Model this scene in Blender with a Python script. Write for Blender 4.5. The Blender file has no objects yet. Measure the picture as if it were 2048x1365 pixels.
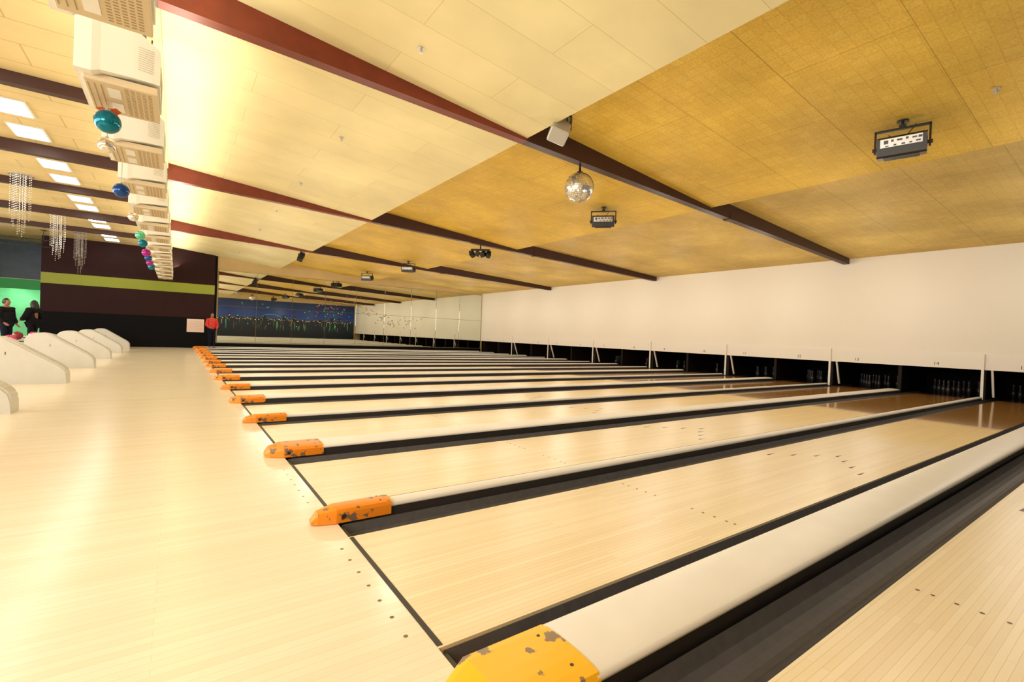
import bpy, bmesh, math, random
from mathutils import Vector, Matrix, Euler
random.seed(7)
S=bpy.context.scene
COL=S.collection
try:
    S.view_settings.view_transform='Standard'
    S.view_settings.look='None'
except Exception: pass

# ---------------------------------------------------------------- camera
yaw,pitch,roll=0.6175,-0.0097,0.0394
d=Vector((math.sin(yaw)*math.cos(pitch),math.cos(yaw)*math.cos(pitch),math.sin(pitch)))
r=Vector((math.cos(yaw),-math.sin(yaw),0)); u=r.cross(d)
r2=r*math.cos(roll)+u*math.sin(roll); u2=-r*math.sin(roll)+u*math.cos(roll)
cam=bpy.data.cameras.new('camera'); cam.sensor_width=36; cam.lens=946.98/2048*36
cam.clip_start=0.05; cam.clip_end=200
co=bpy.data.objects.new('camera',cam); COL.objects.link(co)
M=Matrix((( r2.x,u2.x,-d.x,-0.7758),(r2.y,u2.y,-d.y,-2.7683),(r2.z,u2.z,-d.z,1.0984),(0,0,0,1)))
co.matrix_world=M
S.camera=co

# ---------------------------------------------------------------- materials
def mat(name,color,rough=0.5,metal=0.0,emit=None,estr=0.0,coat=0.0,noise=None,spec=None,bump=0.0):
    m=bpy.data.materials.new(name); m.use_nodes=True
    nt=m.node_tree; b=nt.nodes['Principled BSDF']
    b.inputs['Base Color'].default_value=(*color,1); b.inputs['Roughness'].default_value=rough
    b.inputs['Metallic'].default_value=metal
    if spec is not None: b.inputs['Specular IOR Level'].default_value=spec
    if coat: b.inputs['Coat Weight'].default_value=coat; b.inputs['Coat Roughness'].default_value=0.1
    if emit: b.inputs['Emission Color'].default_value=(*emit,1); b.inputs['Emission Strength'].default_value=estr
    if noise:
        sc,amt=noise
        tc=nt.nodes.new('ShaderNodeTexCoord'); n=nt.nodes.new('ShaderNodeTexNoise')
        n.inputs['Scale'].default_value=sc; n.inputs['Detail'].default_value=4
        nt.links.new(tc.outputs['Object'],n.inputs['Vector'])
        mx=nt.nodes.new('ShaderNodeMix'); mx.data_type='RGBA'
        mx.inputs[6].default_value=(*[c*(1-amt) for c in color],1)
        mx.inputs[7].default_value=(*[min(1,c*(1+amt)) for c in color],1)
        nt.links.new(n.outputs['Fac'],mx.inputs[0]); nt.links.new(mx.outputs[2],b.inputs['Base Color'])
    return m

def chips(name,base,under,rough=0.4,thr=0.62,scale=14):
    m=mat(name,base,rough); nt=m.node_tree; b=nt.nodes['Principled BSDF']
    tc=nt.nodes.new('ShaderNodeTexCoord'); n=nt.nodes.new('ShaderNodeTexNoise'); n.inputs['Scale'].default_value=scale; n.inputs['Detail'].default_value=6
    nt.links.new(tc.outputs['Object'],n.inputs['Vector'])
    rp=nt.nodes.new('ShaderNodeValToRGB'); e=rp.color_ramp.elements
    e[0].position=thr; e[0].color=(*base,1); e[1].position=thr+0.02; e[1].color=(*under,1)
    nt.links.new(n.outputs['Fac'],rp.inputs[0]); nt.links.new(rp.outputs[0],b.inputs['Base Color'])
    return m

def boards(name,zones,row,length,rough,var=0.08,rough_far=None,xsplit=9.2,mort=0.03,spec=0.5):
    m=bpy.data.materials.new(name); m.use_nodes=True; nt=m.node_tree; N=nt.nodes; Lk=nt.links
    b=N['Principled BSDF']; b.inputs['Specular IOR Level'].default_value=spec
    tc=N.new('ShaderNodeTexCoord'); sep=N.new('ShaderNodeSeparateXYZ'); Lk.new(tc.outputs['Object'],sep.inputs[0])
    br=N.new('ShaderNodeTexBrick'); br.offset=0.37; br.offset_frequency=2
    br.inputs['Color1'].default_value=(1,1,1,1); br.inputs['Color2'].default_value=(1-var*1.2,1-var*1.9,1-var*3.0,1)
    br.inputs['Mortar'].default_value=(1-var*3.2,1-var*5.0,1-var*7.2,1)
    br.inputs['Scale'].default_value=1; br.inputs['Mortar Size'].default_value=row*mort
    br.inputs['Mortar Smooth'].default_value=0.3
    br.inputs['Brick Width'].default_value=length; br.inputs['Row Height'].default_value=row
    Lk.new(tc.outputs['Object'],br.inputs['Vector'])
    rp=N.new('ShaderNodeValToRGB'); mr=N.new('ShaderNodeMapRange')
    mr.inputs['From Min'].default_value=-8; mr.inputs['From Max'].default_value=18
    no=N.new('ShaderNodeTexNoise'); no.inputs['Scale'].default_value=1.3; no.inputs['Detail'].default_value=5
    Lk.new(tc.outputs['Object'],no.inputs['Vector'])
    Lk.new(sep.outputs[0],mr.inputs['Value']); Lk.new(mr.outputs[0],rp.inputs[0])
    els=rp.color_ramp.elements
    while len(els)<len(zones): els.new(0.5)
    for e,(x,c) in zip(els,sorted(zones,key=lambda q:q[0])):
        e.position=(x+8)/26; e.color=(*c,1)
    mx=N.new('ShaderNodeMix'); mx.data_type='RGBA'; mx.blend_type='MULTIPLY'; mx.inputs[0].default_value=1
    Lk.new(rp.outputs[0],mx.inputs[6]); Lk.new(br.outputs['Color'],mx.inputs[7])
    mp=N.new('ShaderNodeMapping'); mp.inputs['Scale'].default_value=(2.0,60,1)
    Lk.new(tc.outputs['Object'],mp.inputs[0])
    n2=N.new('ShaderNodeTexNoise'); n2.inputs['Scale'].default_value=1; n2.inputs['Detail'].default_value=3
    Lk.new(mp.outputs[0],n2.inputs['Vector'])
    r3=N.new('ShaderNodeMapRange'); r3.inputs['To Min'].default_value=0.97; r3.inputs['To Max'].default_value=1.03
    Lk.new(n2.outputs['Fac'],r3.inputs['Value'])
    r4=N.new('ShaderNodeMapRange'); r4.inputs['To Min'].default_value=0.95; r4.inputs['To Max'].default_value=1.04
    Lk.new(no.outputs['Fac'],r4.inputs['Value'])
    mm=N.new('ShaderNodeMath'); mm.operation='MULTIPLY'; Lk.new(r3.outputs[0],mm.inputs[0]); Lk.new(r4.outputs[0],mm.inputs[1])
    vm=N.new('ShaderNodeVectorMath'); vm.operation='SCALE'; Lk.new(mx.outputs[2],vm.inputs[0]); Lk.new(mm.outputs[0],vm.inputs['Scale'])
    Lk.new(vm.outputs[0],b.inputs['Base Color'])
    b.inputs['Roughness'].default_value=rough
    if rough_far is not None:
        gt=N.new('ShaderNodeMapRange'); gt.inputs['From Min'].default_value=xsplit-0.3; gt.inputs['From Max'].default_value=xsplit+0.1
        gt.inputs['To Min'].default_value=rough; gt.inputs['To Max'].default_value=rough_far
        Lk.new(sep.outputs[0],gt.inputs['Value']); Lk.new(gt.outputs[0],b.inputs['Roughness'])
    return m

def panels(name,c,w,h,mort,rough=0.6,var=0.06,tile=None,msize=0.006,mott=(0.88,1.1)):
    m=bpy.data.materials.new(name); m.use_nodes=True; nt=m.node_tree; N=nt.nodes; Lk=nt.links
    b=N['Principled BSDF']; b.inputs['Roughness'].default_value=rough; b.inputs['Specular IOR Level'].default_value=0.2
    tc=N.new('ShaderNodeTexCoord')
    br=N.new('ShaderNodeTexBrick'); br.inputs['Scale'].default_value=1
    br.inputs['Color1'].default_value=(*c,1); br.inputs['Color2'].default_value=(*[x*(1-var) for x in c],1)
    br.inputs['Mortar'].default_value=(*mort,1); br.inputs['Mortar Size'].default_value=msize
    br.inputs['Brick Width'].default_value=w; br.inputs['Row Height'].default_value=h
    Lk.new(tc.outputs['Object'],br.inputs['Vector'])
    no=N.new('ShaderNodeTexNoise'); no.inputs['Scale'].default_value=1.1; no.inputs['Detail'].default_value=7
    Lk.new(tc.outputs['Object'],no.inputs['Vector'])
    mr=N.new('ShaderNodeMapRange'); mr.inputs['From Min'].default_value=0.25; mr.inputs['From Max'].default_value=0.75
    mr.inputs['To Min'].default_value=mott[0]; mr.inputs['To Max'].default_value=mott[1]
    Lk.new(no.outputs['Fac'],mr.inputs['Value'])
    vm=N.new('ShaderNodeVectorMath'); vm.operation='SCALE'; Lk.new(br.outputs['Color'],vm.inputs[0]); Lk.new(mr.outputs[0],vm.inputs['Scale'])
    last=vm.outputs[0]
    if tile:
        b2=N.new('ShaderNodeTexBrick'); b2.inputs['Scale'].default_value=1; b2.offset=0
        b2.inputs['Color1'].default_value=(1,1,1,1); b2.inputs['Color2'].default_value=(.94,.90,.82,1)
        b2.inputs['Mortar'].default_value=(.88,.84,.73,1); b2.inputs['Mortar Size'].default_value=tile*0.04
        b2.inputs['Brick Width'].default_value=tile; b2.inputs['Row Height'].default_value=tile
        Lk.new(tc.outputs['Object'],b2.inputs['Vector'])
        mx=N.new('ShaderNodeMix'); mx.data_type='RGBA'; mx.blend_type='MULTIPLY'; mx.inputs[0].default_value=1
        Lk.new(last,mx.inputs[6]); Lk.new(b2.outputs['Color'],mx.inputs[7])
        n3=N.new('ShaderNodeTexNoise'); n3.inputs['Scale'].default_value=45; n3.inputs['Detail'].default_value=2
        Lk.new(tc.outputs['Object'],n3.inputs['Vector'])
        m3=N.new('ShaderNodeMapRange'); m3.inputs['From Min'].default_value=0.3; m3.inputs['From Max'].default_value=0.7; m3.inputs['To Min'].default_value=0.88; m3.inputs['To Max'].default_value=1.09
        Lk.new(n3.outputs['Fac'],m3.inputs['Value'])
        v3=N.new('ShaderNodeVectorMath'); v3.operation='SCALE'; Lk.new(mx.outputs[2],v3.inputs[0]); Lk.new(m3.outputs[0],v3.inputs['Scale'])
        last=v3.outputs[0]
    Lk.new(last,b.inputs['Base Color'])
    return m

CREAM=(0.86,0.76,0.55)
m_lane=boards('lane_maple',[(-8,CREAM),(6.0,CREAM),(6.9,(0.82,0.66,0.30)),(9.0,(0.76,0.56,0.20)),(9.4,(0.46,0.25,0.07)),(15.3,(0.34,0.17,0.05)),(15.6,(0.04,0.025,0.015)),(18,(0.03,0.02,0.01))],0.027,1.7,0.34,0.06,0.10,9.2,0.04,0.35)  # last two zones: pit shade painted into the deck colour
m_appr=boards('approach_maple',[(-8,(0.86,0.79,0.65)),(18,(0.86,0.79,0.65))],0.04,2.2,0.22,0.038,None,9,0.03,0.5)
m_mark=mat('marking_dark',(0.14,0.07,0.04),0.5)
m_dot=mat('approach_dot_brown',(0.22,0.13,0.07),0.5)
m_black=mat('foul_line_black',(0.02,0.018,0.015),0.5)
m_gut=mat('gutter_charcoal',(0.07,0.067,0.072),0.55,noise=(20,0.3))
m_gut2=mat('divider_base_black',(0.03,0.026,0.026),0.5)
m_cap=mat('cap_white_paint',(0.78,0.77,0.75),0.42,noise=(6,0.06))
m_orange=chips('end_orange_paint',(0.88,0.27,0.01),(0.2,0.13,0.09),0.4,0.58,16)
m_yellow=chips('end_yellow_paint',(0.95,0.50,0.01),(0.25,0.17,0.1),0.4,0.60,12)
m_hole=mat('bolt_hole',(0.03,0.02,0.015),0.5)
m_ceilA=panels('ceiling_cream_sheet',(0.76,0.66,0.37),2.44,0.61,(0.60,0.49,0.24),0.6,0.06,None,0.0045,(0.9,1.08))
m_ceilB=panels('ceiling_mustard_tile',(0.72,0.475,0.08),2.44,1.22,(0.46,0.29,0.05),0.6,0.08,0.15,0.005,(0.82,1.12))
m_ceilC=panels('ceiling_ochre_tile',(0.72,0.51,0.15),2.44,1.22,(0.48,0.32,0.09),0.6,0.08,0.15,0.005,(0.82,1.12))
m_ceilL=panels('ceiling_concourse',(0.60,0.46,0.22),1.2,0.6,(0.42,0.31,0.13),0.6,0.06,None,0.01)
m_beam=mat('beam_redbrown_lit',(0.16,0.024,0.007),0.5,noise=(5,0.35))  # lighter copy of the beam wood, for the stretch that catches light
m_beamd=mat('beam_redbrown_shaded',(0.038,0.008,0.004),0.5,noise=(5,0.35))  # same wood, shade painted in for the stretches away from the light
m_wall=mat('masking_white_paint',(0.80,0.74,0.64),0.55,noise=(0.6,0.05))
m_wall2=mat('fascia_white_paint',(0.81,0.755,0.67),0.5)
m_tan=mat('wall_tan',(0.50,0.35,0.15),0.6,noise=(2,0.1))
m_maroon=mat('wall_maroon',(0.020,0.003,0.003),0.6,noise=(3,0.2),spec=0.2)
m_lime=mat('lime_stripe',(0.24,0.28,0.012),0.5)
m_dark=mat('dark_wall',(0.003,0.003,0.004),0.6,spec=0.1)
m_mirror=mat('mirror_glass',(0.72,0.75,0.66),0.0,1.0)
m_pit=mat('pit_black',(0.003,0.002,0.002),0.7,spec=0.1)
m_kick=mat('kickback_shaded_wood',(0.010,0.005,0.003),0.6,spec=0.2)  # wood colour taken down to near black to carry the pit shade
m_pin=mat('pin_white_shaded',(0.022,0.020,0.019),0.35)  # white pins; the dark of the pit is put into their colour
m_pinred=mat('pin_stripe_red',(0.1,0.01,0.01),0.3)
m_hood=mat('hood_grey_plastic',(0.62,0.61,0.57),0.35,noise=(10,0.05))
m_mon=mat('monitor_beige_plastic',(0.80,0.79,0.75),0.4)
m_monv=mat('monitor_vent_line',(0.55,0.51,0.43),0.6)
m_monb=mat('monitor_tan_underside',(0.62,0.51,0.34),0.6)
m_monh=mat('underside_hole',(0.34,0.25,0.14),0.7)
m_scr=mat('crt_glass',(0.02,0.02,0.03),0.1)
m_steel=mat('dark_steel',(0.04,0.035,0.03),0.4,0.6)
m_blk=mat('black_metal',(0.012,0.011,0.010),0.4)
m_silver=mat('silver_panel',(0.50,0.49,0.47),0.3,0.4)
m_conn=mat('connector_dark',(0.05,0.05,0.05),0.4)
m_lens=mat('lens_glass',(0.03,0.03,0.04),0.05)
m_disco=mat('disco_mirror_tile',(0.93,0.94,0.95),0.17,0.9)
m_grout=mat('disco_joint',(0.35,0.32,0.28),0.6)
m_trof=mat('troffer_light',(1,1,0.9),0.5,emit=(1,0.98,0.88),estr=9)
m_frame=mat('troffer_frame',(0.6,0.55,0.45),0.5)

# ---------------------------------------------------------------- mesh builder
class MB:
    def __init__(s): s.v=[];s.f=[];s.m=[];s.sm=[]
    def add(s,vs,fs,mi=0,mtx=None,smooth=False):
        o=len(s.v)
        for p in vs:
            p=Vector(p); s.v.append(mtx@p if mtx else p)
        for f in fs: s.f.append([o+i for i in f]); s.m.append(mi); s.sm.append(smooth)
        return s
    def box(s,x0,x1,y0,y1,z0,z1,mi=0,mtx=None):
        vs=[(x,y,z) for x in (x0,x1) for y in (y0,y1) for z in (z0,z1)]
        fs=[(0,1,3,2),(4,6,7,5),(0,4,5,1),(2,3,7,6),(0,2,6,4),(1,5,7,3)]
        return s.add(vs,fs,mi,mtx)
    def bbox(s,x0,x1,y0,y1,z0,z1,bev,mi=0,mtx=None,seg=2):
        bm=bmesh.new()
        vs=[bm.verts.new((x,y,z)) for x in (x0,x1) for y in (y0,y1) for z in (z0,z1)]
        for f in [(0,1,3,2),(4,6,7,5),(0,4,5,1),(2,3,7,6),(0,2,6,4),(1,5,7,3)]: bm.faces.new([vs[i] for i in f])
        bmesh.ops.bevel(bm,geom=bm.edges[:],offset=bev,segments=seg,affect='EDGES',profile=0.5)
        bm.verts.index_update()
        s.add([v.co.copy() for v in bm.verts],[[v.index for v in f.verts] for f in bm.faces],mi,mtx); bm.free()
        return s
    def prism(s,prof,a0,a1,axis='y',mi=0,mtx=None,caps=True,smooth=False,closed=True):
        n=len(prof)
        def P(q,a): return (q[0],a,q[1]) if axis=='y' else ((a,q[0],q[1]) if axis=='x' else (q[0],q[1],a))
        vs=[P(q,a0) for q in prof]+[P(q,a1) for q in prof]
        fs=[(i,(i+1)%n,n+(i+1)%n,n+i) for i in range(n if closed else n-1)]
        s.add(vs,fs,mi,mtx,smooth)
        if caps and closed: s.add(vs,[tuple(range(n))[::-1],tuple(range(n,2*n))],mi,mtx)
        return s
    def lathe(s,prof,seg=20,mi=0,mtx=None,smooth=True):
        vs=[];fs=[]
        for (rr,z) in prof:
            for k in range(seg):
                a=2*math.pi*k/seg; vs.append((rr*math.cos(a),rr*math.sin(a),z))
        for i in range(len(prof)-1):
            for k in range(seg):
                k2=(k+1)%seg
                fs.append((i*seg+k,i*seg+k2,(i+1)*seg+k2,(i+1)*seg+k))
        s.add(vs,fs,mi,mtx,smooth)
        s.add(vs,[tuple(range(seg))[::-1],tuple((len(prof)-1)*seg+k for k in range(seg))],mi,mtx)
        return s
    def sphere(s,c,rad,seg=16,rings=10,mi=0,mtx=None,scale=(1,1,1),smooth=True):
        pr=[(max(1e-4,math.sin(math.pi*i/rings))*rad,-math.cos(math.pi*i/rings)*rad) for i in range(rings+1)]
        T=Matrix.Translation(c)@Matrix.Diagonal((*scale,1))
        return s.lathe(pr,seg,mi,(mtx@T) if mtx else T,smooth)
    def tube(s,a,b,ra,rb=None,seg=10,mi=0,mtx=None):
        a=Vector(a);b=Vector(b);rb=ra if rb is None else rb
        q=(b-a).to_track_quat('Z','Y').to_matrix().to_4x4(); T=Matrix.Translation(a)@q
        return s.lathe([(ra,0),(rb,(b-a).length)],seg,mi,(mtx@T) if mtx else T)
    def disc(s,c,rad,seg=12,mi=0):
        s.add([(c[0]+rad*math.cos(2*math.pi*k/seg),c[1]+rad*math.sin(2*math.pi*k/seg),c[2]) for k in range(seg)],[tuple(range(seg))],mi); return s
    def mesh(s,name,mats):
        me=bpy.data.meshes.new(name); me.from_pydata([tuple(p) for p in s.v],[],s.f)
        for m in mats: me.materials.append(m)
        for p,mi,sm in zip(me.polygons,s.m,s.sm): p.material_index=mi; p.use_smooth=sm
        bm=bmesh.new(); bm.from_mesh(me)
        bmesh.ops.recalc_face_normals(bm,faces=bm.faces); bm.to_mesh(me); bm.free()
        me.update(); return me

def obj(name,me,loc=(0,0,0),rot=(0,0,0),parent=None,label=None,cat=None,group=None,kind=None,scale=None):
    o=bpy.data.objects.new(name,me); COL.objects.link(o); o.location=loc; o.rotation_euler=rot
    if scale: o.scale=scale
    if parent: o.parent=parent
    if label: o['label']=label
    if cat: o['category']=cat
    if group: o['group']=group
    if kind: o['kind']=kind
    return o
def struct(name,mb,mats,label=None): 
    return obj(name,mb.mesh(name,mats),kind='structure',label=label)
def thing(name,parts,loc,rot=(0,0,0),label='',cat='',group=None,scale=None):
    e=obj(name,None,loc,rot,label=label,cat=cat,group=group,scale=scale); e.empty_display_size=0.1
    for p in parts:
        obj(p[0],p[1],p[2] if len(p)>2 else (0,0,0),p[3] if len(p)>3 else (0,0,0),parent=e)
    return e

# ---------------------------------------------------------------- layout numbers
STEP=1.664; LW=1.054; NW=0.505; WW=0.716
def DY(k): return (k-1)*STEP
def DWid(k): return NW if k%2 else WW
XW=15.4; YM=23.55; YN=-3.3; ZL=4.38

# ---------------------------------------------------------------- room shell
f=MB(); f.box(-9,-0.001,YN,YM,-0.2,0,0)
f.box(-9,-5.3,YM,29,-0.2,0,0)
for k in range(0,16):
    lo,hi=(DY(k-1)+DWid(k-1)/2, DY(k)-DWid(k)/2)
    c=(lo+hi)/2
    for j in range(-3,4): f.disc((-0.07,c+j*0.135,0.0008),0.0085,12,1)
    for j in range(-3,4): f.disc((-3.6,c+j*0.135,0.0008),0.0085,12,1)
struct('floor',f,[m_appr,m_dot])
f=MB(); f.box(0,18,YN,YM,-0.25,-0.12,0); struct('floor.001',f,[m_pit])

def ceil(name,x0,z0,x1,z1,m,y0=YN,y1=YM):
    c=MB()
    pr=[(x0,z0),(x1,z1),(x1,4.95),(x0,4.95)]
    c.prism(pr,y0,y1,'y'); o=struct(name,c,[m]); return o
ceil('ceiling',-1.0,4.50,3.4,4.05,m_ceilA)
ceil('ceiling.001',3.4,4.36,8.2,3.93,m_ceilB)
ceil('ceiling.002',8.2,4.17,18.0,3.64,m_ceilC)
ceil('ceiling.003',-9.0,ZL,-1.0,ZL,m_ceilL,YN,29)

BY=[3.0,9.86,16.6]
def beam(y,x0=-9):
    b=MB()
    zb=lambda x:3.614+0.0328*(15.4-x)
    b.prism([(-1.0,4.155),(3.4,zb(3.4)),(3.4,4.4),(-1.0,4.60)],-0.075,0.075,'y',0)
    b.prism([(3.4,zb(3.4)),(15.33,zb(15.33)),(15.33,3.80),(8.2,4.2),(3.4,4.4)],-0.075,0.075,'y',1)
    b.prism([(x0,4.22),(-1.0,4.155),(-1.0,4.60),(x0,4.6)],-0.075,0.075,'y',1)
    b.box(8.9,9.05,-0.085,0.085,zb(9)-0.012,zb(9)+0.1,1)
    return b.mesh('ceiling_beam',[m_beam,m_beamd])
bm_=beam(0)
for y in BY:
    obj('ceiling_beam',bm_,(0,y,0),label='long red-brown painted wooden ceiling beam sloping to the pin wall',cat='beam',group='ceiling beams over the lanes')
b=MB(); b.prism([(-9,4.22),(-1.2,4.22),(-1.2,4.6),(-9,4.6)],-0.075,0.075,'y'); bm2=b.mesh('ceiling_beam',[m_beamd])
for y in (6.43,13.2,20.0):
    obj('ceiling_beam',bm2,(0,y,0),label='short dark red-brown beam above the bowlers area',cat='beam',group='ceiling beams over the bowlers area')

w=MB(); w.box(XW,XW+0.08,YN,YM,0.73,4.2,0)
struct('wall_pins',w,[m_wall])
w=MB(); w.box(XW-0.015,XW-0.001,YN,YM-0.02,0.73,1.12,0)
struct('trim_1',w,[m_wall2])
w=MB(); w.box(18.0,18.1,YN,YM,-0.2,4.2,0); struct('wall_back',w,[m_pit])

w=MB(); w.box(-0.0,18.0,YM,YM+0.12,-0.2,4.6,0); w.box(0.75,XW,YM-0.02,YM,0.02,0.24,1); w.box(-0.02,0.75,YM-0.05,YM+0.12,0,4.5,1)
w.box(XW+0.1,18,YM-0.03,YM,-0.2,1.2,1)
struct('wall_mirror',w,[m_tan,m_dark])
w=MB(); w.box(-5.2,0.65,YM-0.14,YM+0.2,1.38,4.5,0); w.box(-5.2,0.65,YM-0.15,YM-0.13,2.5,2.93,1)
w.box(-5.2,0.65,YM-0.12,YM+0.2,0.0,1.38,2)
struct('wall_maroon',w,[m_maroon,m_lime,m_dark])

xs=[0.8+i*(XW-0.85)/9 for i in range(10)]
for i in range(9):
    for (z0,z1) in ((0.26,2.02),(2.03,3.68)):
        b=MB(); b.bbox(0.005,xs[i+1]-xs[i]-0.005,-0.02,0.0,z0,z1,0.003,0,seg=1)
        obj('mirror_panel',b.mesh('mirror_panel',[m_mirror]),(xs[i],YM-0.021,0),label='large frameless wall mirror panel on the end wall',cat='mirror',group='mirror panels on the end wall')

# near wall with night skyline mural (seen in the mirror)
w=MB(); w.box(-9,18,YN-0.12,YN,-0.2,4.95,0); struct('wall_mural',w,[m_tan])
mm=bpy.data.materials.new('night_mural'); mm.use_nodes=True; nt=mm.node_tree; N=nt.nodes; Lk=nt.links; b=N['Principled BSDF']
tc=N.new('ShaderNodeTexCoord'); sp=N.new('ShaderNodeSeparateXYZ'); Lk.new(tc.outputs['Object'],sp.inputs[0])
mr=N.new('ShaderNodeMapRange'); mr.inputs['From Min'].default_value=0; mr.inputs['From Max'].default_value=4; Lk.new(sp.outputs[2],mr.inputs['Value'])
rp=N.new('ShaderNodeValToRGB'); Lk.new(mr.outputs[0],rp.inputs[0]); e=rp.color_ramp.elements
e[0].position=0.0; e[0].color=(0.001,0.003,0.006,1); e[1].position=1.0; e[1].color=(0.002,0.010,0.03,1)
for p_,c_ in ((0.42,(0.002,0.006,0.014,1)),(0.46,(0.012,0.035,0.09,1)),(0.55,(0.003,0.022,0.13,1)),(0.78,(0.002,0.012,0.06,1))):
    q=e.new(p_); q.color=c_
mp=N.new('ShaderNodeMapping'); mp.inputs['Scale'].default_value=(5.0,1,0.5); Lk.new(tc.outputs['Object'],mp.inputs[0])
nn=N.new('ShaderNodeTexNoise'); nn.inputs['Scale'].default_value=1.2; nn.inputs['Detail'].default_value=2; Lk.new(mp.outputs[0],nn.inputs['Vector'])
r2_=N.new('ShaderNodeValToRGB'); Lk.new(nn.outputs['Fac'],r2_.inputs[0]); ee=r2_.color_ramp.elements
ee[0].position=0.58; ee[0].color=(0,0,0,1); ee[1].position=0.68; ee[1].color=(0.02,0.45,0.2,1)
q=ee.new(0.62); q.color=(0.16,0.10,0.02,1)
mk=N.new('ShaderNodeMapRange'); mk.inputs['From Min'].default_value=0.7; mk.inputs['From Max'].default_value=1.7; Lk.new(sp.outputs[2],mk.inputs['Value'])
lt=N.new('ShaderNodeMath'); lt.operation='LESS_THAN'; lt.inputs[1].default_value=1.7; Lk.new(sp.outputs[2],lt.inputs[0])
mu_=N.new('ShaderNodeMath'); mu_.operation='MULTIPLY'; Lk.new(lt.outputs[0],mu_.inputs[0]); Lk.new(mk.outputs[0],mu_.inputs[1])
vs_=N.new('ShaderNodeVectorMath'); vs_.operation='SCALE'; Lk.new(r2_.outputs[0],vs_.inputs[0]); Lk.new(mu_.outputs[0],vs_.inputs['Scale'])
ad=N.new('ShaderNodeVectorMath'); ad.operation='ADD'; Lk.new(rp.outputs[0],ad.inputs[0]); Lk.new(vs_.outputs[0],ad.inputs[1])
Lk.new(ad.outputs[0],b.inputs['Base Color']); Lk.new(ad.outputs[0],b.inputs['Emission Color']); b.inputs['Emission Strength'].default_value=0.5
m_bld=mat('mural_buildings',(0.008,0.010,0.02),0.6); m_win=mat('mural_city_lights',(0.8,0.5,0.2),0.5,emit=(1,0.6,0.2),estr=0.9)
m_arch=mat('mural_bridge_glow',(0.05,0.25,0.3),0.5,emit=(0.1,0.5,0.5),estr=0.1)
m_led=mat('mural_green_lights',(0.0,0.6,0.1),0.5,emit=(0.05,1,0.2),estr=1.5)
m_redl=mat('mural_red_lights',(0.6,0.05,0.05),0.5,emit=(1,0.1,0.05),estr=0.6)
mu=MB(); mu.box(1.2,15.3,0,0.02,0.0,3.72,0)
x=1.3
while x<15.1:
    wd=random.uniform(0.15,0.5); h=random.uniform(0.1,0.3)+(0.35 if random.random()<0.1 else 0)
    mu.box(x,x+wd,0.018,0.024,1.72,1.72+h,1)
    for _ in range(3):
        xx=x+random.uniform(0,wd-0.05); zz=1.74+random.uniform(0,h*0.8); mu.box(xx,xx+0.05,0.024,0.027,zz,zz+0.035,2)
    x+=wd*0.95
for i in range(14):
    a0=math.pi*i/14;a1=math.pi*(i+1)/14
    mu.add([(7+1.0*math.cos(a),0.026,1.9+rr*math.sin(a)) for a,rr in ((a0,.44),(a1,.44),(a1,.5),(a0,.5))],[(0,1,2,3)],3)
for _ in range(36):
    xx=random.uniform(4,15); zz=random.uniform(1.2,3.6); mu.box(xx,xx+0.055,0.02,0.03,zz,zz+0.055,random.choice((4,4,4,5)))
obj('skyline_mural',mu.mesh('skyline_mural',[mm,m_bld,m_win,m_arch,m_led,m_redl]),(0,YN+0.001,0),label='wide night city skyline mural with blue sky and harbour lights',cat='mural')

w=MB(); w.box(-9.1,-9.0,YN,29,-0.2,4.95,0); struct('wall_concourse',w,[m_tan])
m_gwall=mat('arcade_wall_green_lit',(0.3,0.75,0.4),0.5,emit=(0.14,0.8,0.27),estr=0.3,noise=(1.2,0.8))  # pale wall; green light on it painted as tint and glow
m_bluew=mat('arcade_blue_panel',(0.02,0.06,0.09),0.4,noise=(4,0.6))
m_green=mat('arcade_soffit_green_lit',(0.01,0.12,0.03),0.5,emit=(0.01,0.4,0.06),estr=0.3)  # soffit, not a tube: its green light is painted as glow
w=MB(); w.box(-9,-5.2,27.5,27.6,0,2.6,0); w.box(-9,-5.2,26.0,26.1,2.75,4.36,1); w.box(-9,-5.2,25.9,26.0,2.3,2.72,2)
w.box(-5.25,-5.2,YM+0.2,29,0,4.36,1)
struct('wall_arcade',w,[m_gwall,m_bluew,m_green])

# ---------------------------------------------------------------- lanes
def lane_mesh():
    b=MB(); h=LW/2
    b.box(0.0,17.2,-h,h,-0.115,0,0)
    b.box(0.0,0.022,-h+0.01,h-0.01,0.0003,0.0012,1)
    def brd(n): return h-0.027*n
    for n in (3,5,8,11,14):
        for s in (1,-1):
            b.disc((2.05,s*(h-0.027*n),0.0010),0.009,10,2)
    for i,n in enumerate((5,10,15,19.5,24,29,34)):
        x=4.15+0.2*(3-abs(i-3)); y=brd(n)
        b.add([(x,y-0.014,0.001),(x+0.15,y,0.001),(x,y+0.014,0.001)],[(0,1,2)],2)
    return b.mesh('bowling_lane',[m_lane,m_black,m_mark])
lm=lane_mesh(); lanec={}
for k in range(0,16):
    lo,hi=(DY(k-1)+DWid(k-1)/2, DY(k)-DWid(k)/2)
    if k==0: hi=DY(0)-WW/2; lo=hi-LW
    c=(lo+hi)/2; lanec[k]=c
    obj('bowling_lane',lm,(0,c,0),label='pale maple bowling lane with dots and arrows, darker near pins',cat='bowling lane',group='bowling lanes')

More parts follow.
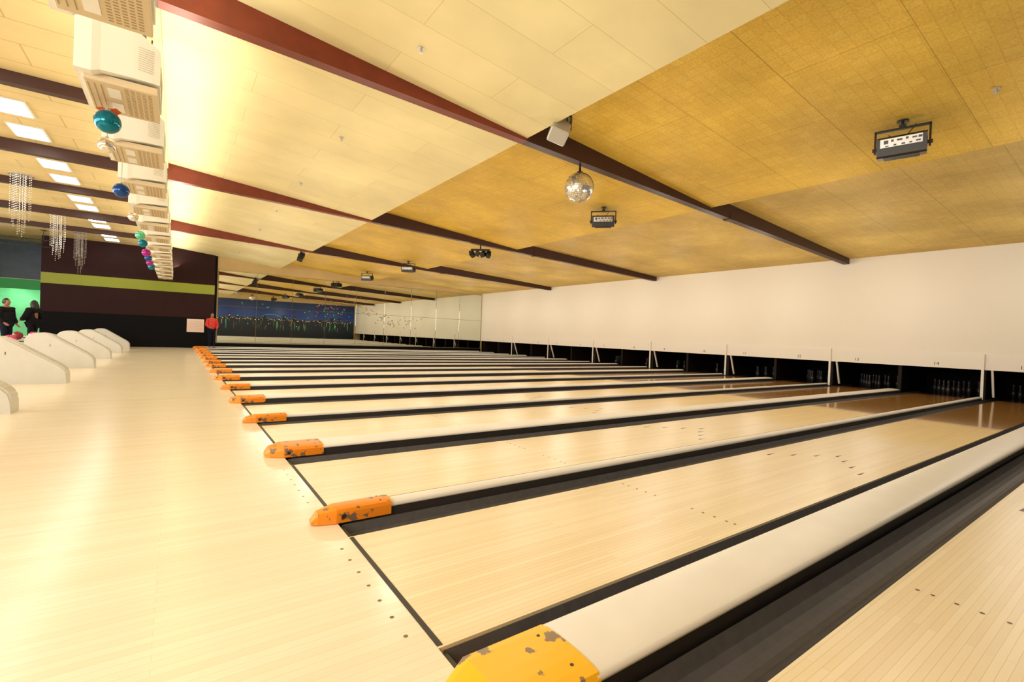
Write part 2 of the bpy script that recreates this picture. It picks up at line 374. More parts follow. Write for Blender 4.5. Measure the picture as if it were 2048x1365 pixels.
def gut_mesh(side,w):
    pr=[]
    n=8
    for i in range(n+1):
        t=i/n; yy=0.003+t*w; zz=-0.012-0.085*math.sin(math.pi*min(1,max(0,t)))**0.6
        pr.append((yy*side,zz))
    out=[(p[0],p[1]-0.012) for p in pr][::-1]
    b=MB(); b.prism(pr+out,0.02,16.9,'x',0,smooth=False)
    b.box(0.002,0.03,min(0.003*side,w*side),max(0.003*side,w*side),-0.115,-0.02,0)
    return b.mesh('gutter',[m_gut])
gm={}
def gutter(y,side,w):
    key=(side,round(w,3))
    if key not in gm: gm[key]=gut_mesh(side,w-0.006)
    obj('gutter',gm[key],(0,y,0),label='dark charcoal gutter channel running beside a lane',cat='gutter',group='lane gutters')
def dv(k): return (0.150,0.036,0.090) if k%2==0 else (0.052,0.010,0.078)
def divider(k):
    hw,sh,zt=dv(k); wide=not(k%2)
    base=MB(); base.box(0.05,15.2,-hw*0.9,hw*0.9,-0.115,zt-0.02,0)
    pr=[(-hw,zt-0.036)]
    for i in range(15):
        a=math.pi-math.pi*i/14; pr.append((hw*math.cos(a),zt-0.028+0.028*max(0,math.sin(a))**0.7))
    pr+=[(hw,zt-0.036)]
    cap=MB(); cap.prism(pr,0.30,15.15,'x',0,smooth=True)
    capm=cap.mesh('divider_cap',[m_cap])
    nose=MB()
    zz=zt+0.003+(0 if wide else 0.010); nh=hw*1.01 if wide else 0.064
    # rounded cross section lofted along X
    def sec(x,s,z):
        h=nh*s; q=[(x,-h,0.003)]
        for i in range(9):
            a=math.pi-math.pi*i/8; q.append((x,h*math.cos(a),z*0.66+z*0.34*max(0,math.sin(a))**0.55))
        q.append((x,h,0.003)); return q
    ss=[sec(-0.135,0.35,0.03),sec(-0.105,0.62,zz*0.75),sec(-0.01,0.99,zz),sec(0.31,1.0,zz)]
    n=len(ss[0]); vs=[p for q in ss for p in q]
    fs=[(i*n+j,i*n+(j+1)%n,(i+1)*n+(j+1)%n,(i+1)*n+j) for i in range(3) for j in range(n)]+[tuple(range(n)),tuple(range(3*n,4*n))]
    nose.add(vs,fs,0)
    for s in (-1,1):
        nose.tube((0.03,s*nh*0.9,zz*0.42),(0.03,s*(nh+0.002),zz*0.42),0.014,seg=12,mi=1)
        nose.tube((0.25,s*nh*0.55,zz-0.012),(0.25,s*nh*0.55,zz-0.002),0.006,seg=10,mi=1)
    ym=m_yellow if k==0 else m_orange
    lab=('wide white rounded lane divider with a chipped %s end block'%('yellow' if k==0 else 'orange')) if wide else 'narrow white lane divider with a chipped orange end block'
    thing('lane_divider',[('divider_base',base.mesh('divider_base',[m_gut2])),('divider_cap',capm),('end_block',nose.mesh('end_block',[ym,m_hole]))],(0,DY(k)+sh,0),label=lab,cat='lane divider',group='lane dividers')
for k in range(0,16):
    divider(k)
    hw,sh,zt=dv(k)
    if k<15: gutter(DY(k)+DWid(k)/2,-1,DWid(k)/2-sh-hw)
    gutter(DY(k)-DWid(k)/2,1,DWid(k)/2+sh-hw)
gutter(DY(0)-WW/2-LW,-1,0.187)

# ---------------------------------------------------------------- pin end
pb=MB(); pb.box(-0.03,-0.0,-0.026,0.026,0.0,1.12,0); pmesh=pb.mesh('post',[m_wall2])
sb=MB(); sb.prism([(-0.0,0.73),(0.05,0.73),(0.30,0.06),(0.25,0.06)],-0.02,0.02,'y',0); smesh=sb.mesh('strut',[m_wall2])
for k in range(1,15,2):
    thing('support_post',[('post',pmesh,(0,0,0)),('strut',smesh,(0.02,-0.16,0))],(XW-0.02,DY(k),0.0),label='white upright post with slanted strut under the masking wall',cat='post',group='masking wall posts')
for k in range(0,16):
    t=bpy.data.curves.new('lane_number','FONT'); t.body=str(16-k); t.size=0.12; t.align_x='CENTER'; t.extrude=0.002
    to=bpy.data.objects.new('tmp_text',t); COL.objects.link(to)
    dg=bpy.context.evaluated_depsgraph_get(); me=bpy.data.meshes.new_from_object(to.evaluated_get(dg)); bpy.data.objects.remove(to)
    me.materials.clear(); me.materials.append(m_black)
    obj('lane_number',me,(XW-0.0155,lanec[k]+0.1,0.79),(math.radians(90),0,math.radians(-90)),label='small dark lane number %d on the white masking strip'%(16-k),cat='lane number',group='lane numbers')
kb=MB(); kb.box(XW+0.12,17.8,-0.04,0.04,-0.1,0.72,0); kmesh=kb.mesh('kickback_partition',[m_kick])
for k in range(0,16):
    obj('kickback_partition',kmesh,(0,DY(k),0),label='wooden side partition between pin decks, coloured dark for shade',cat='partition',group='pin deck partitions')
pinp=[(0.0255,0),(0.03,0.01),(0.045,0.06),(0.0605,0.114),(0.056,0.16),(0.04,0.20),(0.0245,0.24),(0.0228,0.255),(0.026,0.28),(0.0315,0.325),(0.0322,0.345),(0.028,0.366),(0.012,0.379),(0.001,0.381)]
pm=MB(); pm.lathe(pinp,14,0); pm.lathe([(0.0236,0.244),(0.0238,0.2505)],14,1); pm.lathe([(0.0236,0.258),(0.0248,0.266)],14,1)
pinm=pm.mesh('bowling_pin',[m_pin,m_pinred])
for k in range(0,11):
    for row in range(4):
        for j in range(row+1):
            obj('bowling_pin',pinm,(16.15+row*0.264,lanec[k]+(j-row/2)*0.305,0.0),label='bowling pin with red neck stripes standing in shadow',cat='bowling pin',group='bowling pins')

# ---------------------------------------------------------------- ball returns
def ball_return():
    pr=[(-1.15,0.0),(-1.17,0.40),(-1.13,0.68),(-1.04,0.76),(-0.92,0.78),(-0.76,0.77),(-0.08,0.31),(-0.01,0.23),(0.0,0.16),(0.0,0.0)]
    bm=bmesh.new(); W=0.17
    a=[bm.verts.new((x,-W,z)) for x,z in pr]; c=[bm.verts.new((x,W,z)) for x,z in pr]
    n=len(pr)
    bm.faces.new(a[::-1]); bm.faces.new(c)
    for i in range(n): bm.faces.new((a[i],a[(i+1)%n],c[(i+1)%n],c[i]))
    bmesh.ops.recalc_face_normals(bm,faces=bm.faces)
    bmesh.ops.bevel(bm,geom=[e for e in bm.edges if all(v.co.z>0.01 for v in e.verts)],offset=0.025,segments=3,affect='EDGES')
    me=bpy.data.meshes.new('hood'); bm.to_mesh(me); bm.free(); me.materials.append(m_hood)
    tr=MB(); tr.bbox(-2.5,-1.22,-0.3,0.3,0.42,0.50,0.02,0); 
    for s in (-1,1): tr.tube((-2.5,s*0.32,0.47),(-1.25,s*0.32,0.47),0.018,mi=1)
    tr.box(-2.3,-1.4,-0.12,0.12,0,0.42,0)
    sl=MB(); sl.box(-0.74,-0.73,-0.172,-0.169,0.48,0.53,0)
    return me,tr.mesh('ball_rack',[m_hood,m_steel]),sl.mesh('handle_slot',[m_hole])
h1,h2,h3=ball_return()
for k in range(2,15,2):
    thing('ball_return',[('hood',h1),('handle_slot',h3)],(-2.27,DY(k),0),label='grey plastic ball return hood with sloping front on the approach',cat='ball return',group='ball returns')
    obj('ball_rack',h2,(-2.27,DY(k),0),label='grey ball rack tray behind a ball return hood',cat='ball rack',group='ball racks')
m_bp=mat('ball_pink',(0.5,0.03,0.15),0.2); m_bb=mat('ball_navy',(0.02,0.03,0.2),0.15)
m_br=mat('ball_dark_red',(0.2,0.01,0.02),0.15)
def bball(m):
    b=MB(); b.sphere((0,0,0),0.108,24,14,0)
    for a in ((0.02,0.02),(-0.02,0.02),(0.0,-0.03)): b.tube((a[0],a[1],0.1),(a[0],a[1],0.1075),0.012,mi=1,seg=8)
    return b.mesh('bowling_ball',[m,m_hole])
bms=[bball(m) for m in (m_bp,m_br,m_bb)]
for k in (4,6,8,10):
    for i in range(3):
        obj('bowling_ball',bms[(i+(k//2))%3 if i else 0],(-3.64-i*0.26,DY(k)+(0.1 if i%2 else -0.1),0.609),label=['glossy pink','glossy dark red','glossy navy blue'][(i+(k//2))%3 if i else 0]+' bowling ball resting on the ball return rack',cat='bowling ball',group='balls on the return racks')

# ---------------------------------------------------------------- overhead monitors
ZMON=3.04
def monitor():
    h=MB()
    F=-0.27; B=0.25
    def ring(x,hy,z0,z1): return [(x,-hy,z0),(x,hy,z0),(x,hy,z1),(x,-hy,z1)]
    rs=[ring(F,0.44,-0.03,0.56),ring(F+0.10,0.44,-0.03,0.56),ring(F+0.15,0.42,0.0,0.52),ring(0.08,0.38,0.02,0.42),ring(B,0.34,0.03,0.31)]
    vs=[p for q in rs for p in q]
    fs=[(i*4+j,i*4+(j+1)%4,(i+1)*4+(j+1)%4,(i+1)*4+j) for i in range(4) for j in range(4)]+[(3,2,1,0),(16,17,18,19)]
    h.add(vs,fs,0)
    for s in (-1,1):
        for i in range(11):
            z=0.10+i*0.018
            h.add([(-0.02,s*0.399,z),(0.21,s*0.353,z),(0.21,s*0.353,z+0.006),(-0.02,s*0.399,z+0.006)],[(0,1,2,3)],1)
    for i in range(8): h.box(B,B+0.003,-0.2,0.2,0.08+i*0.022,0.09+i*0.022,1)
    sc=MB(); sc.bbox(F-0.006,F+0.01,-0.36,0.36,0.05,0.48,0.01,0)
    un=MB(); un.bbox(F+0.04,B-0.01,-0.345,0.345,-0.06,0.0,0.008,0)
    z=-0.0612
    for i in range(18):
        for j in range(5): un.box(0.02+j*0.038,0.046+j*0.038,-0.30+i*0.034,-0.286+i*0.034,z,z+0.003,1)
    for j in range(3): un.box(-0.21+j*0.04,-0.204+j*0.04,-0.28,0.28,z-0.001,z+0.003,1)
    un.box(-0.09,-0.01,-0.25,-0.06,z-0.004,z,2); un.box(-0.09,-0.01,0.06,0.25,z-0.004,z,2)
    br=MB()
    br.tube((-0.05,0,0.4),(-0.05,0,4.38-ZMON),0.022,mi=0); br.box(-0.15,0.05,-0.1,0.1,4.36-ZMON,4.38-ZMON,0)
    br.tube((0.05,0.0,0.3),(0.10,0.05,4.38-ZMON),0.008,mi=0)
    return h.mesh('housing',[m_mon,m_monv]),sc.mesh('screen',[m_scr]),un.mesh('underside_tray',[m_monb,m_monh,m_mon]),br.mesh('ceiling_bracket',[m_steel])
a1,a2,a3,a4=monitor()
for i in range(-1,13):
    thing('overhead_monitor',[('housing',a1),('screen',a2),('underside_tray',a3),('ceiling_bracket',a4)],(-1.19,2.55+i*STEP,ZMON),label='beige tube scoring monitor with vented housing hung over the approach',cat='monitor',group='overhead scoring monitors')

def ornament(name_m,rad,loc,lab,ribbon=False):
    b=MB(); b.sphere((0,0,0),rad,24,14,0)
    c=MB(); c.lathe([(rad*0.2,rad*0.95),(rad*0.2,rad*1.15),(rad*0.05,rad*1.17)],12,0); c.tube((0,0,rad*1.1),(0,0,max(rad*1.2,2.975-loc[2])),0.004,seg=6)
    parts=[('glass_ball',b.mesh('glass_ball',[name_m])),('hanger_cap',c.mesh('hanger_cap',[m_silver]))]
    if ribbon:
        q=MB()
        for s in (-1,1):
            for t in range(2):
                M2=Matrix.Translation((0,0,rad*1.15))@Euler((0.3*s,0,s*(0.5+t*0.8))).to_matrix().to_4x4()
                q.add([(0,0,0),(s*0.06,0.015,0.03),(s*0.10,0,0.01),(s*0.06,-0.015,-0.03)],[(0,1,2,3)],0,M2)
                q.add([(0,0,0),(s*0.02,0.01,0),(s*0.07,0.01,-0.08),(s*0.04,0.0,-0.08)],[(0,1,2,3)],0,M2)
        parts.append(('ribbon_bow',q.mesh('ribbon_bow',[m_rib])))
    thing('christmas_ornament',parts,loc,label=lab,cat='ornament',group='christmas balls under the monitors')
m_rib=mat('ribbon_copper',(0.6,0.12,0.05),0.3,0.5)
m_teal=mat('ornament_teal',(0.0,0.16,0.25),0.15,0.5); m_osil=mat('ornament_silver',(0.75,0.72,0.68),0.12,0.9)
m_oblue=mat('ornament_blue',(0.01,0.06,0.25),0.15,0.5); m_omag=mat('ornament_magenta',(0.35,0.02,0.25),0.15,0.5); m_ogrn=mat('ornament_green',(0.1,0.5,0.3),0.15,0.5)
C0=Vector((-0.7758,-2.7683,1.0984))
def sc_(p,s): return tuple(C0+(Vector(p)-C0)*s)
for m_,rd,l,lb,rb in [(m_teal,0.095,(-1.30,2.6,2.80),'large teal christmas ball with copper ribbon bow',True),
    (m_osil,0.070,(-1.35,3.1,2.74),'silver christmas ball hanging under the monitors',False),
    (m_oblue,0.082,(-1.35,4.56,2.65),'metallic blue christmas ball hanging under the monitors',False),
    (m_osil,0.07,sc_((-1.6,10.5,3.38),.72),'silver christmas ball hanging under the monitors',False),
    (m_ogrn,0.08,sc_((-1.61,13.2,3.38),.72),'pale green christmas ball hanging under the monitors',False),
    (m_teal,0.08,sc_((-1.61,14.4,3.34),.72),'small teal christmas ball hanging under the monitors',False),
    (m_omag,0.09,sc_((-1.63,16.8,3.36),.72),'magenta christmas ball hanging under the monitors',False),
    (m_oblue,0.08,sc_((-1.63,18.2,3.34),.72),'metallic blue christmas ball hanging under the monitors',False),
    (m_omag,0.08,sc_((-1.65,19.8,3.34),.72),'magenta christmas ball hanging under the monitors',False),
    (m_teal,0.09,sc_((-1.65,21.3,3.34),.72),'small teal christmas ball hanging under the monitors',False)]:
    ornament(m_,rd,l,lb,rb)

m_cry=mat('crystal_bead',(0.62,0.60,0.58),0.15,0.6)
for (x,y) in ((-3.78,12.8),(-3.85,17.5),(-3.82,21.4)):
    b=MB(); b.tube((0,0,0),(0,0,-0.02),0.22,seg=16)
    for i in range(16):
        a=i*2.4; rr=0.2*math.sqrt((i+.5)/16); L=1.7-rr*4.0+random.uniform(-.1,.1)
        n=int(L/0.055)
        for j in range(n):
            c=(rr*math.cos(a),rr*math.sin(a),-0.04-j*0.055); s=0.014
            b.add([(c[0]+s,c[1],c[2]),(c[0],c[1]+s,c[2]),(c[0]-s,c[1],c[2]),(c[0],c[1]-s,c[2]),(c[0],c[1],c[2]+s*1.3),(c[0],c[1],c[2]-s*1.3)],
                  [(0,1,4),(1,2,4),(2,3,4),(3,0,4),(1,0,5),(2,1,5),(3,2,5),(0,3,5)],0)
    obj('hanging_crystal_strands',b.mesh('hanging_crystal_strands',[m_cry]),(x,y,ZL),label='tapering cluster of silver crystal bead strands hung from the ceiling',cat='ceiling decoration',group='crystal strand clusters')

tb=MB(); tb.box(-0.24,0.24,-0.36,0.36,-0.02,0,0); tl=MB(); tl.box(-0.21,0.21,-0.33,0.33,-0.026,-0.0201,0)
tbm=tb.mesh('light_frame',[m_frame]); tlm=tl.mesh('light_diffuser',[m_trof])
for y in (5.3,7.85,9.1,11.2,12.45,14.6,15.8,17.8,19.0,21.1,22.3):
    thing('ceiling_light_panel',[('light_frame',tbm),('light_diffuser',tlm)],(-2.98,y,ZL),label='glowing white rectangular ceiling light panel',cat='ceiling light',group='ceiling light panels')

tr=MB()
for z in (0,0.25):
    tr.tube((-2.2,0,z),(1.5,0,z),0.02)
for i in range(12): tr.tube((-2.2+i*0.3,0,0 if i%2 else 0.25),(-1.9+i*0.3,0,0.25 if i%2 else 0),0.012)
for x in (-2.0,-0.3,1.3):
    tr.tube((x,0,0.25),(x,0,0.62),0.012); tr.box(x-0.08,x+0.08,-0.08,0.08,0.60,0.62)
obj('lighting_truss',tr.mesh('lighting_truss',[m_steel]),(-6.2,21.9,ZL-0.622),(0,0,0),label='dark metal lighting truss hung from the ceiling',cat='truss')

# ---------------------------------------------------------------- ceiling fixtures over the lanes
def zB(x): return 4.36-0.0896*(x-3.4)
def projector():
    mnt=MB(); mnt.lathe([(0.07,-0.02),(0.07,0.0)],16); mnt.tube((0,0,-0.08),(0,0,0),0.018)
    mnt.box(-0.03,0.03,-0.04,0.04,-0.11,-0.06)
    yk=MB(); yk.box(-0.025,0.025,-0.31,0.31,-0.12,-0.095); yk.box(-0.025,0.025,-0.315,-0.290,-0.42,-0.10); yk.box(-0.025,0.025,0.290,0.315,-0.42,-0.10)
    for s in (-1,1): yk.tube((0,s*0.27,-0.36),(0,s*0.335,-0.36),0.026,seg=12)
    R=Matrix.Translation((0,0,-0.34))@Euler((0,math.radians(-10),0)).to_matrix().to_4x4()
    bd=MB(); bd.prism([(-0.17,-0.14),(-0.18,0.09),(-0.12,0.12),(0.24,0.09),(0.28,0.05),(0.28,-0.10),(0.22,-0.15),(-0.12,-0.16)],-0.275,0.275,'y',0,R)
    for i in range(6): bd.box(-0.08+i*0.035,-0.06+i*0.035,-0.278,0.278,-0.08,0.05,0,R)
    bd.tube((0.27,-0.1,-0.02),(0.35,-0.1,-0.02),0.08,seg=18,mtx=R)
    for i in range(7): bd.box(-0.1+i*0.045,-0.08+i*0.045,-0.2,0.2,-0.168,-0.15,0,R)
    pn=MB(); pn.box(-0.186,-0.178,-0.225,0.235,-0.03,0.085,0,R)
    for i,(y,z,w_,h_) in enumerate([(-0.2,0.05,.04,.03),(-0.14,0.05,.05,.02),(-0.06,0.055,.03,.03),(0.02,0.05,.06,.025),(0.1,0.05,.03,.03),(0.17,0.04,.05,.05),(-0.18,0.0,.05,.02),(-0.1,-0.01,.03,.02),(-0.02,-0.01,.04,.02),(0.07,-0.01,.03,.02),(0.16,-0.015,.04,.012)]):
        pn.box(-0.190,-0.184,y-w_/2,y+w_/2,z-h_/2,z+h_/2,1,R)
    cb=MB(); pts=[Vector((-0.1,-0.15+0.3*t,-0.11-0.12*math.sin(math.pi*t)-0.1*t)) for t in [i/10 for i in range(11)]]
    for p,q in zip(pts,pts[1:]): cb.tube(p,q,0.006,seg=6)
    return [('mount',mnt.mesh('mount',[m_blk])),('yoke',yk.mesh('yoke',[m_blk])),('projector_body',bd.mesh('projector_body',[m_blk])),('control_panel',pn.mesh('control_panel',[m_silver,m_conn])),('cable',cb.mesh('cable',[m_blk]))]
pj=projector()
for (x,y,rz,s) in ((6.75,-0.63,0.25,0.9),(6.9,4.72,0.75,0.88),(7.0,15.8,0.9,0.9),(6.9,20.7,0.9,0.9)):
    thing('light_projector',pj,(x,y,zB(x)),(0,0,rz),label='black effect light projector with silver rear panel in a ceiling yoke',cat='stage light',group='effect light projectors',scale=(s,s,s))
mh=MB(); mh.lathe([(0.06,-0.02),(0.06,0)],12); mh.tube((0,0,-0.25),(0,0,0),0.02); mh.box(-0.04,0.04,-0.3,0.3,-0.28,-0.22)
hd=MB(); 
for i,(y,t) in enumerate(((-0.26,0.6),(-0.09,-0.4),(0.09,0.5),(0.26,-0.5))):
    R=Matrix.Translation((0,y,-0.38))@Euler((t*0.6,-0.7+0.3*i,0.3*t)).to_matrix().to_4x4()
    hd.bbox(-0.12,0.12,-0.07,0.07,-0.08,0.08,0.015,0,R,1); hd.tube((-0.12,0,0),(-0.15,0,0),0.05,mi=1,mtx=R,seg=14); hd.tube((0,0,0.06),(0,0,0.12),0.015,mtx=R)
thing('multi_head_light',[('mount',mh.mesh('mount',[m_blk])),('lamp_heads',hd.mesh('lamp_heads',[m_blk,m_lens]))],(7.0,10.1,zB(7.0)),(0,0,0.85),label='black multi-head disco light bar fixed to the ceiling',cat='stage light')
def scanner(loc,rz,label,silver=True,s=1):
    mt=MB(); mt.lathe([(0.05,-0.02),(0.05,0)],12); mt.tube((0,0,-0.1),(0,0,0),0.015); mt.box(-0.02,0.02,-0.12,0.12,-0.11,-0.095)
    for q in (-1,1): mt.box(-0.015,0.015,q*0.12-0.006,q*0.12+0.006,-0.26,-0.1)
    R=Matrix.Translation((0,0,-0.22))@Euler((0.5,math.radians(-50),0.1)).to_matrix().to_4x4()
    bd=MB(); bd.bbox(-0.2,0.17,-0.1,0.1,-0.085,0.085,0.012,0,R,1)
    bd.box(-0.18,0.15,-0.103,-0.098,-0.07,0.07,1,R)
    for i in range(5): bd.box(-0.12+i*0.05,-0.10+i*0.05,-0.06,0.06,-0.088,-0.084,1,R)
    bd.tube((0.17,0,0),(0.2,0,0),0.06,mi=1,mtx=R,seg=16)
    cb=MB(); pts=[Vector((0.05-0.1*math.sin(math.pi*t),-0.12+0.05*t,-0.02-0.2*t)) for t in [i/8 for i in range(9)]]
    for p,q in zip(pts,pts[1:]): cb.tube(p,q,0.005,seg=6)
    thing('spotlight',[('mount',mt.mesh('mount',[m_blk])),('lamp_housing',bd.mesh('lamp_housing',[m_silver if silver else m_blk,m_conn])),('cable',cb.mesh('cable',[m_blk]))],loc,(0,0,rz),label=label,cat='spotlight',scale=(s,s,s))
scanner((3.55,2.36,4.345),0.6,'silver box spotlight tilted down on a black ceiling bracket',True,1.3)
scanner((3.1,17.0,4.08),0.8,'black box spotlight on a ceiling bracket',False,1.0)

sk=MB(); sk.lathe([(0.04,-0.008),(0.04,0)],14); sk.lathe([(0.012,-0.05),(0.012,-0.008)],10); sk.lathe([(0.022,-0.055),(0.022,-0.05)],12)
skm=sk.mesh('sprinkler_head',[m_silver])
for y in (2.2,5.3,8.4,11.5,14.6,17.7,20.8):
    obj('sprinkler_head',skm,(1.36,y,4.50-0.1023*2.36),label='small metal sprinkler head on the cream ceiling',cat='sprinkler',group='ceiling sprinklers')
obj('sprinkler_head',skm,(6.6,-1.5,zB(6.6)),label='small metal sprinkler head on the mustard ceiling',cat='sprinkler',group='ceiling sprinklers')

db=MB(); R0=0.24; rings=22
for i in range(rings):
    t0=math.pi*i/rings; t1=math.pi*(i+1)/rings; seg=max(6,int(44*math.sin((t0+t1)/2)))
    for j in range(seg):
        g=0.06; a0=2*math.pi*(j+g)/seg; a1_=2*math.pi*(j+1-g)/seg; u0=t0+(t1-t0)*g; u1=t1-(t1-t0)*g
        jit=random.uniform(-0.003,0.003)
        P=lambda t,a,rr=R0:(rr*math.sin(t)*math.cos(a),rr*math.sin(t)*math.sin(a),rr*math.cos(t))
        db.add([P(u0,a0,R0+jit),P(u0,a1_,R0),P(u1,a1_,R0-jit),P(u1,a0,R0)],[(0,3,2,1)],0)
db.sphere((0,0,0),R0-0.006,32,20,1)
dc=MB(); dc.lathe([(0.05,0.225),(0.05,0.25),(0.02,0.26),(0.012,0.385)],16)
thing('disco_ball',[('mirror_tiles',db.mesh('mirror_tiles',[m_disco,m_grout])),('motor_cap',dc.mesh('motor_cap',[m_steel]))],(4.55,3.0,3.585),label='mirrored disco ball hanging from the red-brown ceiling beam',cat='disco ball')

bf=MB()
for s in (-1,1):
    bf.add([(0,0,0),(s*0.05,0,0.04),(s*0.06,0,0.01),(s*0.02,0,-0.005)],[(0,1,2,3)]); bf.add([(0,0,0),(s*0.035,0,-0.01),(s*0.035,0,-0.045),(s*0.01,0,-0.03)],[(0,1,2,3)])
bfm=[bf.mesh('butterfly_sticker',[mat('sticker_'+n,c,0.5)]) for n,c in (('pink',(0.35,0.05,0.07)),('brown',(0.18,0.09,0.04)),('green',(0.05,0.2,0.05)))]
for i in range(95):
    t=random.random(); x=5.4+t*5.6+random.gauss(0,.25); z=2.1+0.45*math.sin(t*6)+random.gauss(0,0.25)
    q=random.choice((0,0,1,2)) if t<0.5 else random.choice((1,1,2,0))
    obj('butterfly_sticker',bfm[q],(x,YM-0.044,z),(0,random.uniform(-.8,.8),0),label=['pink','brown','green'][q]+' butterfly sticker on the mirror wall',cat='sticker',group='butterfly stickers on the mirror',scale=(0.85,1,0.85))

nb=MB(); nb.box(-0.33,0.33,-0.012,0.0,-0.3,0.3,0)
for i in range(6): nb.box(-0.26,0.26,-0.014,-0.012,0.2-i*0.08,0.21-i*0.08,1)
obj('notice_poster',nb.mesh('notice_poster',[mat('paper_pinkwhite',(0.8,0.62,0.55),0.6),mat('print_red',(0.5,0.25,0.2),0.6)]),(-0.05,YM-0.121,1.02),label='white notice sheet with rows of small print on the dark wall',cat='poster')

# ---------------------------------------------------------------- people
def skin(verts,edges,radii,root=0,sub=2):
    me=bpy.data.meshes.new('tmp'); me.from_pydata(verts,edges,[]); o=bpy.data.objects.new('tmp',me); COL.objects.link(o)
    md=o.modifiers.new('s','SKIN'); md.use_smooth_shade=True
    for i,v in enumerate(me.skin_vertices[0].data):
        rr=radii[i]; v.radius=(rr,rr) if not isinstance(rr,tuple) else rr; v.use_root=(i==root)
    sb=o.modifiers.new('b','SUBSURF'); sb.levels=sub; sb.render_levels=sub
    dg=bpy.context.evaluated_depsgraph_get(); dg.update()
    ev=o.evaluated_get(dg); out=bpy.data.meshes.new_from_object(ev)
    bpy.data.objects.remove(o)
    return out
def joinmesh(name,meshes,mats):
    bm=bmesh.new()
    for me,mi in meshes:
        n=len(bm.faces); bm.from_mesh(me); bm.faces.ensure_lookup_table()
        for f_ in bm.faces[n:]:
            if mi is not None: f_.material_index=mi
            f_.smooth=True
    me=bpy.data.meshes.new(name); bm.to_mesh(me); bm.free()
    for m in mats: me.materials.append(m)
    return me
m_skin=mat('skin_tone',(0.32,0.14,0.08),0.6); m_hair=mat('hair_black',(0.01,0.008,0.007),0.5); m_eye=mat('eye_dark',(0.02,0.02,0.02),0.3); m_lip=mat('lip',(0.3,0.07,0.05),0.5)
m_shoe=mat('shoe_dark',(0.02,0.018,0.018),0.4)
def person(loc,rz,H,coat,pants,label,armL,armR,longhair=False,bulk=1.0):
    bv=[(0,0,0.98),(0,0,1.15),(0,0.01,1.35),(0,0.01,1.47),(0,-0.005,1.56),
        (0.17,0.01,1.42),armL[0],armL[1],(-0.17,0.01,1.42),armR[0],armR[1],
        (0.09,0,0.92),(0.10,-0.02,0.50),(0.11,0.02,0.09),(0.115,-0.14,0.04),
        (-0.09,0,0.92),(-0.10,-0.05,0.50),(-0.11,-0.02,0.09),(-0.115,-0.18,0.04)]
    be=[(0,1),(1,2),(2,3),(3,4),(3,5),(5,6),(6,7),(3,8),(8,9),(9,10),(0,11),(11,12),(12,13),(13,14),(0,15),(15,16),(16,17),(17,18)]
    br_=[(.15,.11),(.13,.10),(.15,.11),.09,.055,.06,.045,.03,.06,.045,.03,.085,.06,.04,.035,.085,.06,.04,.035]
    body=skin(bv,be,br_)
    hm=[]
    for s,arm in ((1,armL),(-1,armR)):
        w_=Vector(arm[1]); dr=(w_-Vector(arm[0])).normalized(); side=dr.cross(Vector((0,1,0)))
        if side.length<0.1: side=Vector((1,0,0))
        side.normalize(); nn_=dr.cross(side)
        vs=[w_-dr*0.02,w_+dr*0.05]; es=[(0,1)]; rs=[.026,(.036)]
        for i,(o_,l) in enumerate(((-0.03,.068),(-0.01,.08),(0.01,.075),(0.03,.058))):
            b0=w_+dr*0.085+side*o_; b1=b0+dr*l*0.55+nn_*0.012; b2=b1+dr*l*0.4+nn_*0.025
            n0=len(vs); vs+=[b0,b1,b2]; es+=[(1,n0),(n0,n0+1),(n0+1,n0+2)]; rs+=[.012,.0095,.008]
        n0=len(vs); vs+=[w_+dr*0.03+side*0.045*-s,w_+dr*0.075+side*0.062*-s+nn_*0.015]; es+=[(0,n0),(n0,n0+1)]; rs+=[.012,.009]
        hm.append((skin([tuple(v) for v in vs],es,rs,0,1),0))
    hd=MB(); hd.sphere((0,-0.01,1.645),0.1,20,14,0,scale=(0.78,0.95,1.18))
    hd.add([(-0.014,-0.10,1.63),(0.014,-0.10,1.63),(0,-0.13,1.625),(0,-0.102,1.665)],[(0,1,2),(1,3,2),(3,0,2)],0)
    for s in (-1,1):
        hd.sphere((s*0.03,-0.095,1.655),0.011,8,6,1); hd.sphere((s*0.078,0.0,1.64),0.022,8,6,0,scale=(.4,.8,1.3))
    hd.sphere((0,-0.098,1.595),0.02,8,6,2,scale=(1.2,.35,.35))
    hmz=hd.mesh('h',[m_skin,m_eye,m_lip])
    bodym=joinmesh('body',[(body,0)]+hm+[(hmz,None)],[m_skin,m_eye,m_lip])
    g=bulk
    jk=skin([(0,0,0.84),(0,0,1.12),(0,0.01,1.35),(0,0.01,1.46),(0.18,0.01,1.43),armL[0],tuple(Vector(armL[1])*0.97+Vector(armL[0])*0.03),(-0.18,0.01,1.43),armR[0],tuple(Vector(armR[1])*0.97+Vector(armR[0])*0.03)],
            [(0,1),(1,2),(2,3),(3,4),(4,5),(5,6),(3,7),(7,8),(8,9)],[(.21*g,.16*g),(.18*g,.145*g),(.19*g,.15*g),.11,.09*g,.075*g,.058*g,.09*g,.075*g,.058*g])
    jk.materials.clear(); jk.materials.append(coat)
    tv=[bv[0],bv[11],bv[12],(bv[13][0],bv[13][1],0.11),bv[15],bv[16],(bv[17][0],bv[17][1],0.11)]
    pt=skin(tv,[(0,1),(1,2),(2,3),(0,4),(4,5),(5,6)],[(.165,.125),.105,.078,.062,.105,.078,.062])
    pt.materials.clear(); pt.materials.append(pants)
    sh=MB()
    for q in (13,17): sh.bbox(bv[q][0]-0.048,bv[q][0]+0.048,bv[q][1]-0.2,bv[q][1]+0.07,0.0,0.09,0.03,0)
    hr=MB(); hr.sphere((0,0.015,1.665),0.112,20,12,0,scale=(0.82,0.92,1.15 if not longhair else 1.12))
    keep=[]
